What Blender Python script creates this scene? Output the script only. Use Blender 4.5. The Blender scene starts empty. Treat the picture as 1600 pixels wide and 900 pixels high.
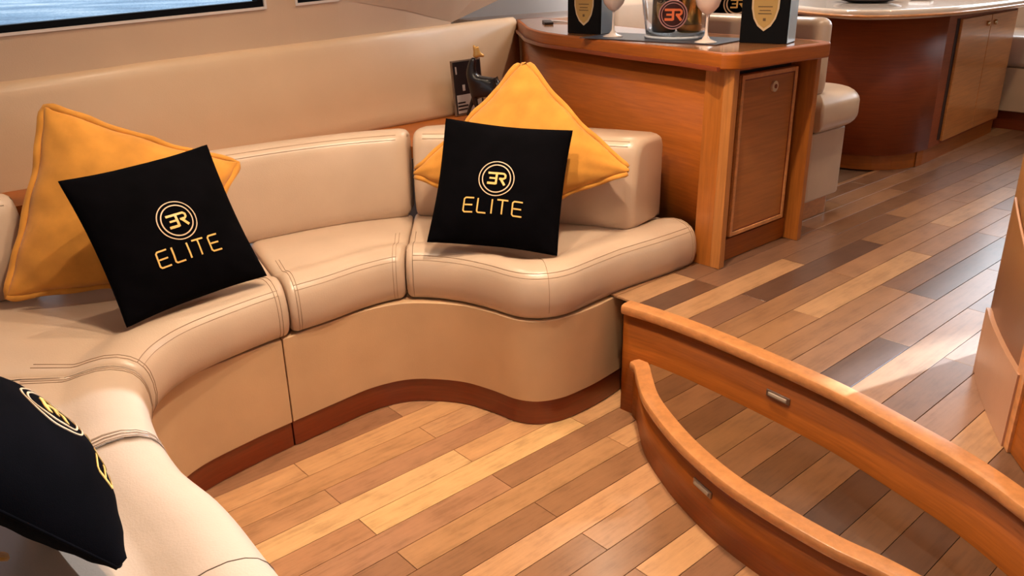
import bpy, bmesh, math, random
import numpy as np
from mathutils import Vector, Matrix
random.seed(4)
S = bpy.context.scene
COL = S.collection
# ------------------------------------------------------------------ camera
RM = [[0.744765, -0.258962, 0.615032], [-0.667101, -0.264956, 0.696257], [-0.017348, -0.928837, -0.370083]]
cam_d = bpy.data.cameras.new('camera'); cam = bpy.data.objects.new('camera', cam_d); COL.objects.link(cam)
M = Matrix.Identity(4)
for i in range(3):
    M[i][0] = RM[i][0]; M[i][1] = -RM[i][1]; M[i][2] = -RM[i][2]
M.translation = (0, 0, 1.3)
cam.matrix_world = M
cam_d.sensor_width = 36; cam_d.lens = 28.8; cam_d.clip_start = .02
S.camera = cam
# ------------------------------------------------------------------ world, exposure, lights
w = bpy.data.worlds.new('sky'); S.world = w; w.use_nodes = True
wn = w.node_tree.nodes; wl = w.node_tree.links
bg = wn['Background']; bg.inputs['Color'].default_value = (.72, .86, 1, 1); bg.inputs['Strength'].default_value = .8
S.view_settings.view_transform = 'Standard'; S.view_settings.look = 'None'
S.view_settings.exposure = 0.0; S.view_settings.gamma = 1.0
def light(name, kind, loc, target, energy, color, **kw):
    d = bpy.data.lights.new(name, kind); d.energy = energy; d.color = color
    for k, v in kw.items(): setattr(d, k, v)
    o = bpy.data.objects.new(name, d); COL.objects.link(o); o.location = loc
    o.rotation_euler = (Vector(target) - Vector(loc)).to_track_quat('-Z', 'Y').to_euler()
    return o
WARM = (1, .80, .58)
# daylight coming through the starboard side windows and the aft glass door
light('window_daylight', 'AREA', (2.2, -1.75, 1.55), (2.2, 1.5, .6), 6, (.80, .90, 1), shape='RECTANGLE', size=3.4, size_y=.55)
light('aft_door_daylight', 'AREA', (-2.3, .2, 1.2), (1.5, 1.2, .5), 3.5, (.86, .93, 1), shape='RECTANGLE', size=1.4, size_y=1.5)
light('forward_window_daylight', 'AREA', (6.45, 1.5, 1.78), (2.0, 1.0, .6), 42, (.82, .91, 1), shape='RECTANGLE', size=2.6, size_y=.8)
# cool spots added under the ceiling to throw the bright patches on settee and platform
light('added_patch_spot_sofa', 'SPOT', (3.6, .55, 2.2), (.25, 1.17, .5), 900, (.66, .81, 1), spot_size=math.radians(15.5), spot_blend=.05, shadow_soft_size=.02)
light('added_glare_spot_platform', 'SPOT', (5.6, -.3, 2.2), (1.95, .54, .36), 6500, (.42, .66, 1), spot_size=math.radians(7), spot_blend=.5, shadow_soft_size=.03)
light('added_dining_fill', 'AREA', (3.7, 2.5, 2.25), (3.6, 2.9, .8), 26, (.85, .93, 1), shape='RECTANGLE', size=.7, size_y=.6)  # added cool fill to lift the dark far wall, no real hatch
DOWNLIGHTS = [(.95, 1.42, 82), (1.42, 1.22, 112), (1.1, 2.25, 34), (1.0, .75, 36), (2.9, 1.0, 24), (3.9, 1.1, 34), (4.6, 2.0, 34), (3.1, 2.7, 55)]

# ------------------------------------------------------------------ materials
def mat(name):
    m = bpy.data.materials.new(name); m.use_nodes = True
    return m, m.node_tree.nodes, m.node_tree.links, m.node_tree.nodes['Principled BSDF']
def plain(name, col, rough=.5, metal=0, coat=0, **kw):
    m, n, l, p = mat(name)
    p.inputs['Base Color'].default_value = (*col, 1); p.inputs['Roughness'].default_value = rough
    p.inputs['Metallic'].default_value = metal; p.inputs['Coat Weight'].default_value = coat
    for k, v in kw.items(): p.inputs[k].default_value = v
    return m
def add_noise(n, l, scale, detail=4, vec=None, rough=.5):
    t = n.new('ShaderNodeTexNoise'); t.inputs['Scale'].default_value = scale; t.inputs['Detail'].default_value = detail
    t.inputs['Roughness'].default_value = rough
    if vec: l.new(vec, t.inputs['Vector'])
    return t
def objco(n, l, scale=(1, 1, 1)):
    tc = n.new('ShaderNodeTexCoord'); mp = n.new('ShaderNodeMapping'); mp.inputs['Scale'].default_value = scale
    l.new(tc.outputs['Object'], mp.inputs['Vector']); return mp.outputs['Vector']
def ramp(n, l, src, stops):
    r = n.new('ShaderNodeValToRGB'); e = r.color_ramp.elements
    while len(e) > 1: e.remove(e[0])
    e[0].position = stops[0][0]; e[0].color = (*stops[0][1], 1)
    for pz, c in stops[1:]:
        x = e.new(pz); x.color = (*c, 1)
    l.new(src, r.inputs['Fac']); return r.outputs['Color']
def bump(n, l, p, src, strength, dist=.002):
    b = n.new('ShaderNodeBump'); b.inputs['Strength'].default_value = strength; b.inputs['Distance'].default_value = dist
    l.new(src, b.inputs['Height']); l.new(b.outputs['Normal'], p.inputs['Normal'])
def sc3(c, k): return tuple(min(1, x * k) for x in c)
def leather(name, col, rough=.36, var=.06):
    m, n, l, p = mat(name); v = objco(n, l)
    a = add_noise(n, l, 6, 3, v); l.new(ramp(n, l, a.outputs['Fac'], [(.3, sc3(col, 1 - var)), (.7, sc3(col, 1 + var))]), p.inputs['Base Color'])
    p.inputs['Roughness'].default_value = rough; p.inputs['Coat Weight'].default_value = .15; p.inputs['Coat Roughness'].default_value = .25
    f = add_noise(n, l, 260, 2, v); g = add_noise(n, l, 9, 2, v)
    mx = n.new('ShaderNodeMath'); mx.operation = 'MULTIPLY_ADD'; l.new(g.outputs['Fac'], mx.inputs[0]); mx.inputs[1].default_value = 4; l.new(f.outputs['Fac'], mx.inputs[2])
    bump(n, l, p, mx.outputs[0], .25, .0012); return m
def wood(name, col, scale=(3, 3, 60), rough=.28, var=.22, coat=.35):
    m, n, l, p = mat(name); v = objco(n, l, scale)
    a = add_noise(n, l, 2.2, 7, v, .65); b = add_noise(n, l, 1.2, 2, objco(n, l, (1.5, 1.5, 1.5)))
    mx = n.new('ShaderNodeMath'); mx.operation = 'MULTIPLY_ADD'; l.new(b.outputs['Fac'], mx.inputs[0]); mx.inputs[1].default_value = .35; l.new(a.outputs['Fac'], mx.inputs[2])
    l.new(ramp(n, l, mx.outputs[0], [(.45, sc3(col, 1 - var)), (.68, col), (.9, sc3(col, 1 + var))]), p.inputs['Base Color'])
    p.inputs['Roughness'].default_value = rough; p.inputs['Coat Weight'].default_value = coat; p.inputs['Coat Roughness'].default_value = .12
    bump(n, l, p, a.outputs['Fac'], .08, .001); return m
def fabric(name, col, rough=.9, sheen=.3, var=.12, weave=700):
    m, n, l, p = mat(name); v = objco(n, l)
    a = add_noise(n, l, 14, 4, v); l.new(ramp(n, l, a.outputs['Fac'], [(.3, sc3(col, 1 - var)), (.7, sc3(col, 1 + var))]), p.inputs['Base Color'])
    p.inputs['Roughness'].default_value = rough; p.inputs['Sheen Weight'].default_value = sheen; p.inputs['Specular IOR Level'].default_value = .15
    f = add_noise(n, l, weave, 2, v); bump(n, l, p, f.outputs['Fac'], .35, .001); return m
def plank_mat():
    m, n, l, p = mat('plank wood')
    oi = n.new('ShaderNodeObjectInfo')
    tc = n.new('ShaderNodeTexCoord')
    off = n.new('ShaderNodeVectorMath'); off.operation = 'SCALE'; off.inputs[0].default_value = (13, 7, 5); l.new(oi.outputs['Random'], off.inputs['Scale'])
    ad = n.new('ShaderNodeVectorMath'); ad.operation = 'ADD'; l.new(tc.outputs['Object'], ad.inputs[0]); l.new(off.outputs[0], ad.inputs[1])
    mp = n.new('ShaderNodeMapping'); mp.inputs['Scale'].default_value = (4, 55, 4); l.new(ad.outputs[0], mp.inputs['Vector'])
    a = add_noise(n, l, 1.6, 8, mp.outputs['Vector'], .7)
    mp2 = n.new('ShaderNodeMapping'); mp2.inputs['Scale'].default_value = (7, 13, 4); l.new(ad.outputs[0], mp2.inputs['Vector'])
    b = add_noise(n, l, 1.5, 5, mp2.outputs['Vector'], .6)
    mx = n.new('ShaderNodeMath'); mx.operation = 'ADD'; l.new(a.outputs['Fac'], mx.inputs[0]); l.new(b.outputs['Fac'], mx.inputs[1])
    r = ramp(n, l, mx.outputs[0], [(.38, (.72, .68, .64)), (.5, (.96, .94, .92)), (.64, (1.1, 1.08, 1.06))])
    mp3 = n.new('ShaderNodeMath'); mp3.operation = 'MULTIPLY'; l.new(mx.outputs[0], mp3.inputs[0]); mp3.inputs[1].default_value = .5
    l.new(mp3.outputs[0], r.node.inputs['Fac'])
    mm = n.new('ShaderNodeMix'); mm.data_type = 'RGBA'; mm.blend_type = 'MULTIPLY'; mm.inputs[0].default_value = 1
    l.new(oi.outputs['Color'], mm.inputs[6]); l.new(r, mm.inputs[7]); l.new(mm.outputs[2], p.inputs['Base Color'])
    p.inputs['Roughness'].default_value = .3; p.inputs['Coat Weight'].default_value = .25; p.inputs['Coat Roughness'].default_value = .2
    bump(n, l, p, a.outputs['Fac'], .1, .001); return m
LEATHER = leather('cream leather', (.56, .40, .285), .34)
LEATHER_SIDE = leather('tan leather panel', (.62, .41, .25), .42)
STITCH = plain('brown stitching', (.36, .23, .145), .7)
PANEL = leather('beige wall vinyl', (.60, .40, .245), .5, .03)
WALLV = leather('beige wall lining', (.58, .405, .27), .6, .03)
PALE = plain('pale grey lining', (.78, .74, .70), .6)
WOOD = wood('cherry wood', (.33, .084, .008), rough=.42, coat=.06); WOOD.node_tree.nodes['Principled BSDF'].inputs['Specular IOR Level'].default_value = .32
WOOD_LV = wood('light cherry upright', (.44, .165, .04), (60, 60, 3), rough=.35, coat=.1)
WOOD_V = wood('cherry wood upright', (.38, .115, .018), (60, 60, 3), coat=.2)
WOOD_L = wood('light cherry edging', (.60, .25, .085), (14, 14, 30), .3)
WOOD_D = wood('dark cherry wood', (.19, .030, .006), coat=.15)
WOOD_DOOR = wood('cabinet door veneer', (.38, .13, .030), (2, 2, 40), .3, coat=.2)
GAP = plain('dark recess', (.03, .008, .004), .6)
JOINT = plain('dark plank joint', (.10, .045, .02), .7)
PLANK = plank_mat()
YELLOW = fabric('mustard linen', (.62, .26, .04), .85, .25, .14)
BLACK = fabric('black cotton', (.0016, .0013, .002), .9, .0, .3); BLACK.node_tree.nodes['Principled BSDF'].inputs['Specular IOR Level'].default_value = .04
GOLD = plain('gold embroidery', (.80, .47, .13), .45)
GOLD_PINK = plain('pale gold ring thread', (.66, .44, .27), .5)
CHROME = plain('brushed metal', (.55, .48, .42), .25, 1)
BRASS = plain('brass', (.8, .6, .35), .25, 1)
BLK_GLOSS = plain('black card', (.003, .003, .0035), .5, **{'Specular IOR Level': .12})
RUBBER = plain('black window rubber', (.002, .002, .003), .5, **{'Specular IOR Level': .1})

# ------------------------------------------------------------------ object helpers
def link(name, me, m, parent=None):
    o = bpy.data.objects.new(name, me); COL.objects.link(o)
    if m is not None:
        for x in (m if isinstance(m, (list, tuple)) else [m]): o.data.materials.append(x)
    if parent is not None:
        o.parent = parent; o.matrix_parent_inverse = world(parent).inverted()
    return o
def world(o):
    mw = Matrix.LocRotScale(o.location, o.rotation_euler, o.scale)
    if o.parent: return world(o.parent) @ o.matrix_parent_inverse @ mw
    return mw
def mesh(name, verts, faces, m, parent=None, smooth=False):
    me = bpy.data.meshes.new(name); me.from_pydata([tuple(map(float, v)) for v in verts], [], faces); me.validate()
    bm = bmesh.new(); bm.from_mesh(me); bmesh.ops.recalc_face_normals(bm, faces=bm.faces); bm.to_mesh(me); bm.free()
    if smooth:
        for p in me.polygons: p.use_smooth = True
    return link(name, me, m, parent)
def tag(o, label=None, cat=None, group=None, kind=None):
    for k, v in (('label', label), ('category', cat), ('group', group), ('kind', kind)):
        if v: o[k] = v
    return o
def thing(name, loc, label, cat, group=None):
    o = bpy.data.objects.new(name, None); COL.objects.link(o); o.location = loc; o.empty_display_size = .05
    return tag(o, label, cat, group)
def bevel(o, wdt=.003, seg=2, angle=35):
    b = o.modifiers.new('bevel', 'BEVEL'); b.width = wdt; b.segments = seg; b.limit_method = 'ANGLE'; b.angle_limit = math.radians(angle)
    for p in o.data.polygons: p.use_smooth = True
    wn_ = o.modifiers.new('wn', 'WEIGHTED_NORMAL'); wn_.keep_sharp = True
    return o
def prism(name, poly, z0, z1, m, parent=None, bv=0, seg=2, smooth_side=False):
    n = len(poly); v = [(x, y, z0) for x, y in poly] + [(x, y, z1) for x, y in poly]
    f = [list(range(n))[::-1], list(range(n, 2 * n))] + [[i, (i + 1) % n, (i + 1) % n + n, i + n] for i in range(n)]
    o = mesh(name, v, f, m, parent)
    if bv: bevel(o, bv, seg)
    return o
def box(name, lo, hi, m, parent=None, bv=0, rz=0, piv=None):
    x0, y0, z0 = lo; x1, y1, z1 = hi
    P = [(x0, y0), (x1, y0), (x1, y1), (x0, y1)]
    if rz:
        cx, cy = piv or ((x0 + x1) / 2, (y0 + y1) / 2); c, s = math.cos(rz), math.sin(rz)
        P = [(cx + (x - cx) * c - (y - cy) * s, cy + (x - cx) * s + (y - cy) * c) for x, y in P]
    return prism(name, P, z0, z1, m, parent, bv)
def spline(pts, n, closed=False):
    P = np.array(pts, float); k = len(P); out = []
    if closed: idx = lambda i: P[i % k]
    else: idx = lambda i: P[i] if 0 <= i < k else (2 * P[0] - P[1] if i < 0 else 2 * P[-1] - P[-2])
    segs = k if closed else k - 1
    for i in range(segs):
        a, b, c, d = idx(i - 1), idx(i), idx(i + 1), idx(i + 2)
        for t in np.linspace(0, 1, 16, endpoint=False):
            out.append(.5 * ((2 * b) + (-a + c) * t + (2 * a - 5 * b + 4 * c - d) * t * t + (-a + 3 * b - 3 * c + d) * t ** 3))
    out.append(P[0] if closed else P[-1]); out = np.array(out)
    s = np.r_[0, np.cumsum(np.linalg.norm(np.diff(out, axis=0), axis=1))]
    tt = np.linspace(0, s[-1], n) if np.isscalar(n) else np.clip(np.array(n), 0, 1) * s[-1]
    return np.stack([np.interp(tt, s, out[:, j]) for j in range(out.shape[1])], 1)
def sub(path, a, b, n):
    """part of a dense path between the points nearest to a and b"""
    ia = int(np.argmin(np.linalg.norm(path - np.array(a), axis=1))); ib = int(np.argmin(np.linalg.norm(path - np.array(b), axis=1)))
    seg = path[ia:ib + 1] if ia < ib else path[ib:ia + 1][::-1]
    return seg
def resample(P, tt):
    P = np.array(P, float); s = np.r_[0, np.cumsum(np.linalg.norm(np.diff(P, axis=0), axis=1))]
    return np.stack([np.interp(np.array(tt) * s[-1], s, P[:, j]) for j in range(P.shape[1])], 1), s[-1]
def tube(name, pts, r, m, parent=None, n=6, closed=False, radii=None):
    P = [Vector(p) for p in pts]; v = []; f = []; k = len(P); prev = None
    for i, p in enumerate(P):
        d = (P[(i + 1) % k] - P[i - 1]) if closed else (P[min(i + 1, k - 1)] - P[max(i - 1, 0)])
        d.normalize()
        if prev is None: a = d.orthogonal().normalized()
        else: a = (prev - d * prev.dot(d)).normalized()
        prev = a; b = d.cross(a); rr = radii[i] if radii else r
        for j in range(n):
            t = 2 * math.pi * j / n; v.append(p + (a * math.cos(t) + b * math.sin(t)) * rr)
    for i in range(k if closed else k - 1):
        for j in range(n):
            i2 = (i + 1) % k; f.append([i * n + j, i * n + (j + 1) % n, i2 * n + (j + 1) % n, i2 * n + j])
    if not closed: f += [list(range(n))[::-1], [(k - 1) * n + j for j in range(n)]]
    return mesh(name, v, f, m, parent, True)
def lathe(name, prof, c, m, parent=None, n=32, sx=1, sy=1):
    v = []; f = []
    for r, z in prof:
        for j in range(n):
            t = 2 * math.pi * j / n; v.append((c[0] + r * math.cos(t) * sx, c[1] + r * math.sin(t) * sy, c[2] + z))
    k = len(prof)
    for i in range(k - 1):
        for j in range(n): f.append([i * n + j, i * n + (j + 1) % n, (i + 1) * n + (j + 1) % n, (i + 1) * n + j])
    if prof[0][0] > 1e-5: f.append(list(range(n))[::-1])
    if prof[-1][0] > 1e-5: f.append([(k - 1) * n + j for j in range(n)])
    return mesh(name, v, f, m, parent, True)
def sweep(name, path, prof, m, parent=None, closed_ends=True, smooth=True):
    """profile (out, z) swept along a plan path, 'out' to the left of travel"""
    P = np.array(path, float); k = len(P); q = len(prof); v = []; f = []
    T = np.gradient(P, axis=0); T /= np.linalg.norm(T, axis=1)[:, None]; N = np.stack([-T[:, 1], T[:, 0]], 1)
    for i in range(k):
        for o_, z in prof: v.append((P[i, 0] + N[i, 0] * o_, P[i, 1] + N[i, 1] * o_, z))
    for i in range(k - 1):
        for j in range(q): f.append([i * q + j, i * q + (j + 1) % q, (i + 1) * q + (j + 1) % q, (i + 1) * q + j])
    f += [list(range(q)), [(k - 1) * q + j for j in range(q)]]
    o = mesh(name, v, f, m, parent)
    if smooth:
        for p in o.data.polygons: p.use_smooth = len(p.vertices) == 4
        bevel(o, .0008, 1, 50)
    return o
def loft(name, F, B, prof, m, parent=None, round_=.022, shrink=.016, zc=None, nseg=40):
    """cushion: prof gives (d from front, z) loop; F and B are front and back plan paths"""
    L = np.linalg.norm(np.diff(np.array(F), axis=0), axis=1).sum()
    e = [0, .0012, .004, .009, .015, round_]; mid = list(np.linspace(round_, L - round_, nseg))[1:-1]
    ss = np.array(e + mid + [L - x for x in e[::-1]])
    Fp, _ = resample(F, ss / L); Bp, _ = resample(B, ss / L)
    D = np.linalg.norm(Bp - Fp, axis=1); U = (Bp - Fp) / D[:, None]
    zs = [p[1] for p in prof]; z0, z1 = min(zs), max(zs); zc = (z0 + z1) / 2
    q = len(prof); v = []; f = []
    for i, s in enumerate(ss):
        t = min(s, L - s) / round_; t = min(1, t); k = math.sqrt(max(0, 1 - (1 - t) ** 2))
        for d, z in prof:
            dd = D[i] - (-d) if d < -.5 else d      # never used: plain distance
            if d > 9: dd = D[i] - (d - 10)          # 10 + x means x before the back path
            g = (1 - k) * shrink
            dd = dd + g if dd < D[i] * .5 else dd - g
            z_ = z - g if z > zc else z + g
            v.append((Fp[i, 0] + U[i, 0] * dd, Fp[i, 1] + U[i, 1] * dd, z_))
    n = len(ss)
    for i in range(n - 1):
        for j in range(q): f.append([i * q + j, i * q + (j + 1) % q, (i + 1) * q + (j + 1) % q, (i + 1) * q + j])
    f += [list(range(q)), [(n - 1) * q + j for j in range(q)]]
    o = mesh(name, v, f, m, parent, True)
    return o, Fp, U, ss, L

# ------------------------------------------------------------------ room shell
def floor_root(name, label=None):
    o = bpy.data.objects.new(name, None); COL.objects.link(o); return o
PW = .0845
TONES = {'l': (.60, .325, .155), 'y': (.70, .42, .19), 'm': (.50, .26, .125), 'p': (.45, .225, .115), 'd': (.33, .16, .08), 'b': (.20, .095, .055)}
PTONES = {'l': (.43, .235, .115), 'y': (.5, .3, .15), 'm': (.31, .155, .075), 'p': (.28, .145, .08), 'd': (.19, .094, .052), 'b': (.11, .054, .033)}
def plank(parent, x0, x1, y0, y1, z, tone, th=.006, curve=None, tones=None):
    g = .0008
    x0 += g; x1 -= g; y0 += g; y1 -= g
    ys = np.linspace(y0, y1, 5)
    left = [(max(x0, curve(y)) if curve else x0, y) for y in ys]
    if min(p[0] for p in left) > x1 - .01: return
    left = [(min(p[0], x1 - .004), p[1]) for p in left]
    poly = [(x1, y1), *left[::-1], (x1, y0)] if curve else [(x0, y0), (x1, y0), (x1, y1), (x0, y1)]
    if curve: poly = [(x1, y0), (x1, y1)] + left[::-1]
    n = len(poly); c = .0004; cx = sum(p[0] for p in poly) / n; cy = (y0 + y1) / 2
    ins = [(x + (c if x < cx else -c), y + (c if y < cy else -c)) for x, y in poly]
    v = [(x, y, z - th) for x, y in poly] + [(x, y, z - c) for x, y in poly] + [(x, y, z) for x, y in ins]
    f = [list(range(2 * n, 3 * n))] + [[i, (i + 1) % n, (i + 1) % n + n, i + n] for i in range(n)] + [[i + n, (i + 1) % n + n, (i + 1) % n + 2 * n, i + 2 * n] for i in range(n)]
    o = mesh('plank', v, f, PLANK, parent)
    t = (tones or TONES)[tone]
    k = random.uniform(.93, 1.07); o.color = (t[0] * k, t[1] * k, t[2] * k * random.uniform(.94, 1.05), 1)
    return o
# lower saloon floor
fl = box('floor', (-2.6, -2.0, -.05), (6.8, 3.7, -.0062), JOINT); tag(fl, kind='structure')
LOW = {  # row index from y = 1.037 upwards: (first joint, tones)
 -1: (1, 'm', 'd', 'm', 'p'), 0: (0, 'l', 'd', 'm', 'm'), 1: (1, 'l', 'l', 'l', 'm'), 2: (0, 'p', 'd', 'd', 'm'), 3: (1, 'd', 'm', 'l', 'd'), 4: (0, 'm', 'p', 'd', 'm'),
 5: (1, 'p', 'y', 'l', 'm'), 6: (0, 'm', 'y', 'l', 'm'), 7: (1, 'm', 'p', 'm', 'l'), 8: (0, 'm', 'm', 'l', 'm'), 9: (1, 'l', 'l', 'm', 'm')}
for k in range(-19, 12):
    y0 = 1.037 + PW * k
    row = LOW.get(k)
    if row:
        odd = row[0]; tn = row[1:]
    else:
        odd = k % 2; tn = [random.choice('mmpdldb'[:6]) for _ in range(4)]
    # joints at .832 + .371 n, alternating rows
    xs = [-.281 - .371, .832, 1.574 + .371 * 2 - .001] if odd else [-.281, 1.203, 2.32]
    cuts = {0: [-.652, .461, 1.203, 1.945, 2.4], 1: [-.281, .832, 1.574, 2.3]}[odd]
    for j in range(len(cuts) - 1):
        plank(fl, cuts[j], cuts[j + 1], y0, y0 + PW, 0, tn[min(j, len(tn) - 1)])
# raised platform
ZP, ZS = .355, .19
nose = spline([(1.80, 1.462), (1.72, 1.452), (1.732, 1.32), (1.73, 1.18), (1.712, .97), (1.685, .77), (1.64, .60), (1.59, .44), (1.52, .30), (1.40, .10), (1.2, -.15), (.9, -.42)][1:], 90)
def curve_x(path):
    ys = path[:, 1][::-1]; xs = path[:, 0][::-1]
    return lambda y: float(np.interp(y, ys, xs))
nx = curve_x(nose)
pf = prism('floor', [tuple(p) for p in (nose + np.array([.02, 0]))] + [(.9, -2), (6.6, -2), (6.6, 3.7), (1.98, 3.7), (1.98, 1.75), (1.84, 1.452)], -.0061, ZP - .0062, JOINT); tag(pf, kind='structure')
PLAT = {9: (0, 'b', 'd', 'd', 'd'), 8: (1, 'l', 'd', 'm', 'm'), 7: (0, 'd', 'b', 'm', 'm'), 6: (1, 'm', 'm', 'l', 'm'), 5: (0, 'm', 'l', 'm', 'd'), 4: (1, 'm', 'd', 'm', 'p'),  # top row: darkest first plank has the shadow put into its tone
        3: (1, 'p', 'b', 'm', 'm'), 2: (0, 'b', 'p', 'd', 'd'), 1: (1, 'm', 'd', 'p', 'm'), 0: (0, 'd', 'p', 'd', 'm'), -1: (1, 'p', 'p', 'm', 'm')}
for k in range(-12, 14):
    y0 = .580 + PW * k
    row = PLAT.get(k)
    if row: odd, tn = row[0], row[1:]
    else: odd, tn = k % 2, [random.choice('mpdlm') for _ in range(7)]
    cuts = {0: [1.29, 2.035, 2.777, 3.519, 4.261, 5.003, 5.745], 1: [1.0, 1.664, 2.40, 3.148, 3.89, 4.63, 5.374, 6.1]}[odd]
    if odd: cuts = [.9] + cuts[2:]; 
    else: cuts = [.9] + cuts[1:]
    lst = list(tn) + [random.choice('mpdm') for _ in range(5)]
    for j in range(len(cuts) - 1):
        plank(pf, cuts[j], cuts[j + 1], y0, min(y0 + PW, 1.70), ZP, lst[j], curve=(lambda y: nx(y) + .034), tones=PTONES)
# nosing with rounded lip, swept along the curve
def nosing_prof(zt, wd, th=.028, out=.012):
    return [(-wd, zt - th), (-wd, zt + .001), (-.004 + out - .012, zt + .0025), (out - .003, zt - .001), (out, zt - .008), (out, zt - th + .008), (out - .004, zt - th)]
def flip(path): return path[::-1]
# travel from far end so that left = outwards is handled by sign below
def nose_sweep(name, path, zt, wd, m, parent, out=.012):
    P = np.array(path); T = np.gradient(P, axis=0); N = np.stack([-T[:, 1], T[:, 0]], 1)
    mid = len(P) // 2
    sgn = 1 if N[mid, 0] < 0 else -1      # outwards is towards -x
    prof = [(sgn * a, b) for a, b in nosing_prof(zt, wd, out=out)]
    return sweep(name, path, prof, m, parent)
nose_sweep('nosing', nose, ZP, .036, WOOD_L, pf)
def riser(name, path, z0, z1, m, parent, inset=.0, th=.018):
    P = np.array(path); T = np.gradient(P, axis=0); T /= np.linalg.norm(T, axis=1)[:, None]; N = np.stack([-T[:, 1], T[:, 0]], 1)
    if N[len(P) // 2, 0] > 0: N = -N
    A = P - N * inset; B = P - N * (inset + th)
    return prism(name, [tuple(p) for p in A] + [tuple(p) for p in B[::-1]], z0, z1, m, parent)
o = riser('riser', nose, -.0, ZP - .027, WOOD, pf, .004)
for p in o.data.polygons: p.use_smooth = len(p.vertices) == 4 and abs(p.normal.z) < .5
# lower curved step
step_path = spline([(1.712, 1.40), (1.70, 1.372), (1.645, 1.315), (1.567, 1.225), (1.492, 1.095), (1.443, .985), (1.405, .865), (1.383, .735), (1.372, .585), (1.378, .47), (1.36, .30), (1.25, .05), (1.02, -.25), (.75, -.5)], 90)
sx_ = curve_x(step_path)
st = thing('curved_step', (1.6, .9, 0), 'low curved wooden step in front of the raised platform, planked on top', 'step')
core = [tuple(p) for p in (step_path + np.array([.04, 0]))] + [(.9, -.5)] + [tuple(p) for p in (nose[::-1] + np.array([-.0005, 0])) if -.4 < p[1] < 1.40]
prism('step_core', core, .0005, ZS - .0062, JOINT, st)
for k in range(-11, 11):
    y0 = .590 + PW * k - .0845 * 0
    if y0 > 1.38: continue
    t = {8: 'm', 7: 'd', 6: 'p', 5: 'd', 4: 'm', 3: 'p', 2: 'd', 1: 'p', 0: 'b', -1: 'd', -2: 'b'}.get(k, 'd')
    # right end follows the platform riser
    ya, yb = y0 + .0008, min(y0 + PW, 1.385) - .0008
    ys = np.linspace(ya, yb, 5); Lp = [(sx_(y) + .034, y) for y in ys]; Rp = [(nx(y) + .003, y) for y in ys]
    cut = 1.574 if k % 2 == 0 else None
    def stepplank(a, b, tone):
        poly = a + b[::-1]; n = len(poly)
        if min(q[0] - p[0] for p, q in zip(a, b)) < .004: return
        v = [(x, y, ZS - .006) for x, y in poly] + [(x, y, ZS) for x, y in poly]
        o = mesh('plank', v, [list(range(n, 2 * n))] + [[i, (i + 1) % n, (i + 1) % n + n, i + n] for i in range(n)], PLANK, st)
        tt = TONES[tone]; kk = random.uniform(.34, .46); o.color = (tt[0] * kk, tt[1] * kk * .88, tt[2] * kk * .7, 1)  # brown tone darkened further to hold the shadow on the tread
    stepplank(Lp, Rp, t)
nose_sweep('nosing', step_path, ZS, .034, WOOD_L, st)
o = riser('riser', step_path, 0.0005, ZS - .027, WOOD, st, .004)
for p in o.data.polygons: p.use_smooth = len(p.vertices) == 4 and abs(p.normal.z) < .5
# step lights / grips on both risers
BRONZE = plain('bronze metal', (.30, .24, .20), .3, 1)
def step_light(path, y, z, label, name='step_light'):
    P = np.array(path); i = int(np.argmin(abs(P[:, 1] - y))); p = P[i]; t = P[i + 1] - P[i - 1]; t /= np.linalg.norm(t); n = np.array([t[1], -t[0]])
    if n[0] > 0: n = -n
    r = thing(name, (p[0], p[1], z), label, 'step light', 'small metal step lights')
    def slab(nm, a, b, hw, hh, m, bv):
        c = [p - n * .006 + t * hw, p - n * .006 - t * hw]; d = [p - n * .004 + n * b + t * hw, p - n * .004 + n * b - t * hw]
        return prism(nm, [tuple(c[0]), tuple(c[1]), tuple(d[1]), tuple(d[0])], z - hh, z + hh, m, r, bv)
    slab('bezel', 0, .004, .036, .0095, BRONZE, .002)
    slab('lens', 0, .007, .028, .005, plain('lens glass', (.45, .36, .28), .15), .002)
step_light(nose, .925, .262, 'slim metal step light on the upper riser, below the platform edge')
step_light(step_path, .935, .115, 'slim metal step light on the lower curved riser, near the floor')

# wall on the left: padded panel, lining, windows
wroot = None
top = spline([(-1.6, 2.74, .93), (-.6, 2.77, .955), (.51, 2.78, .99), (1.0, 2.79, 1.012), (1.56, 2.80, 1.03), (2.03, 2.87, 1.04), (2.43, 2.97, 1.042), (2.76, 3.07, 1.041)], 60)
bot = spline([(-1.6, 2.74, .66), (.5, 2.75, .66), (1.8, 2.765, .70), (2.17, 2.80, .70), (2.45, 2.91, .70), (2.755, 3.045, .70)], 60)
def wall_y(x): return float(np.interp(x, top[:, 0], top[:, 1])) + .035
def sh(x): return .043 * (x - .55)
V = []; Fc = []
def wv(x, z, off=0): V.append((x, wall_y(x) + off, z)); return len(V) - 1
def wq(pts): Fc.append([wv(*p) for p in pts])
xs = [-1.6, -.8, -.2, .4, .9, 1.36, 1.49]
for a, b in zip(xs[:-1], xs[1:]):
    lo, hi = .6, 1.135
    wq([(a, lo), (b, lo), (b, hi + sh(b)), (a, hi + sh(a))])
    wq([(a, 1.72), (b, 1.72), (b, 2.3), (a, 2.3)])
wq([(-1.6, 1.135 + sh(-1.6)), (-.8, 1.135 + sh(-.8)), (-.8, 1.72), (-1.6, 1.72)])
wq([(1.36, 1.135 + sh(1.36)), (1.49, 1.135 + sh(1.49)), (1.49, 1.72), (1.36, 1.72)])
zw = lambda x: 1.135 + sh(x)
wq([(1.49, .6), (1.66, .6), (1.66, zw(1.66)), (1.49, zw(1.49))])
wq([(1.66, .6), (2.0, .6), (2.0, 1.128), (1.66, zw(1.66))])
wq([(2.0, .6), (2.28, .6), (2.28, 1.062), (2.0, 1.128)])
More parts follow.
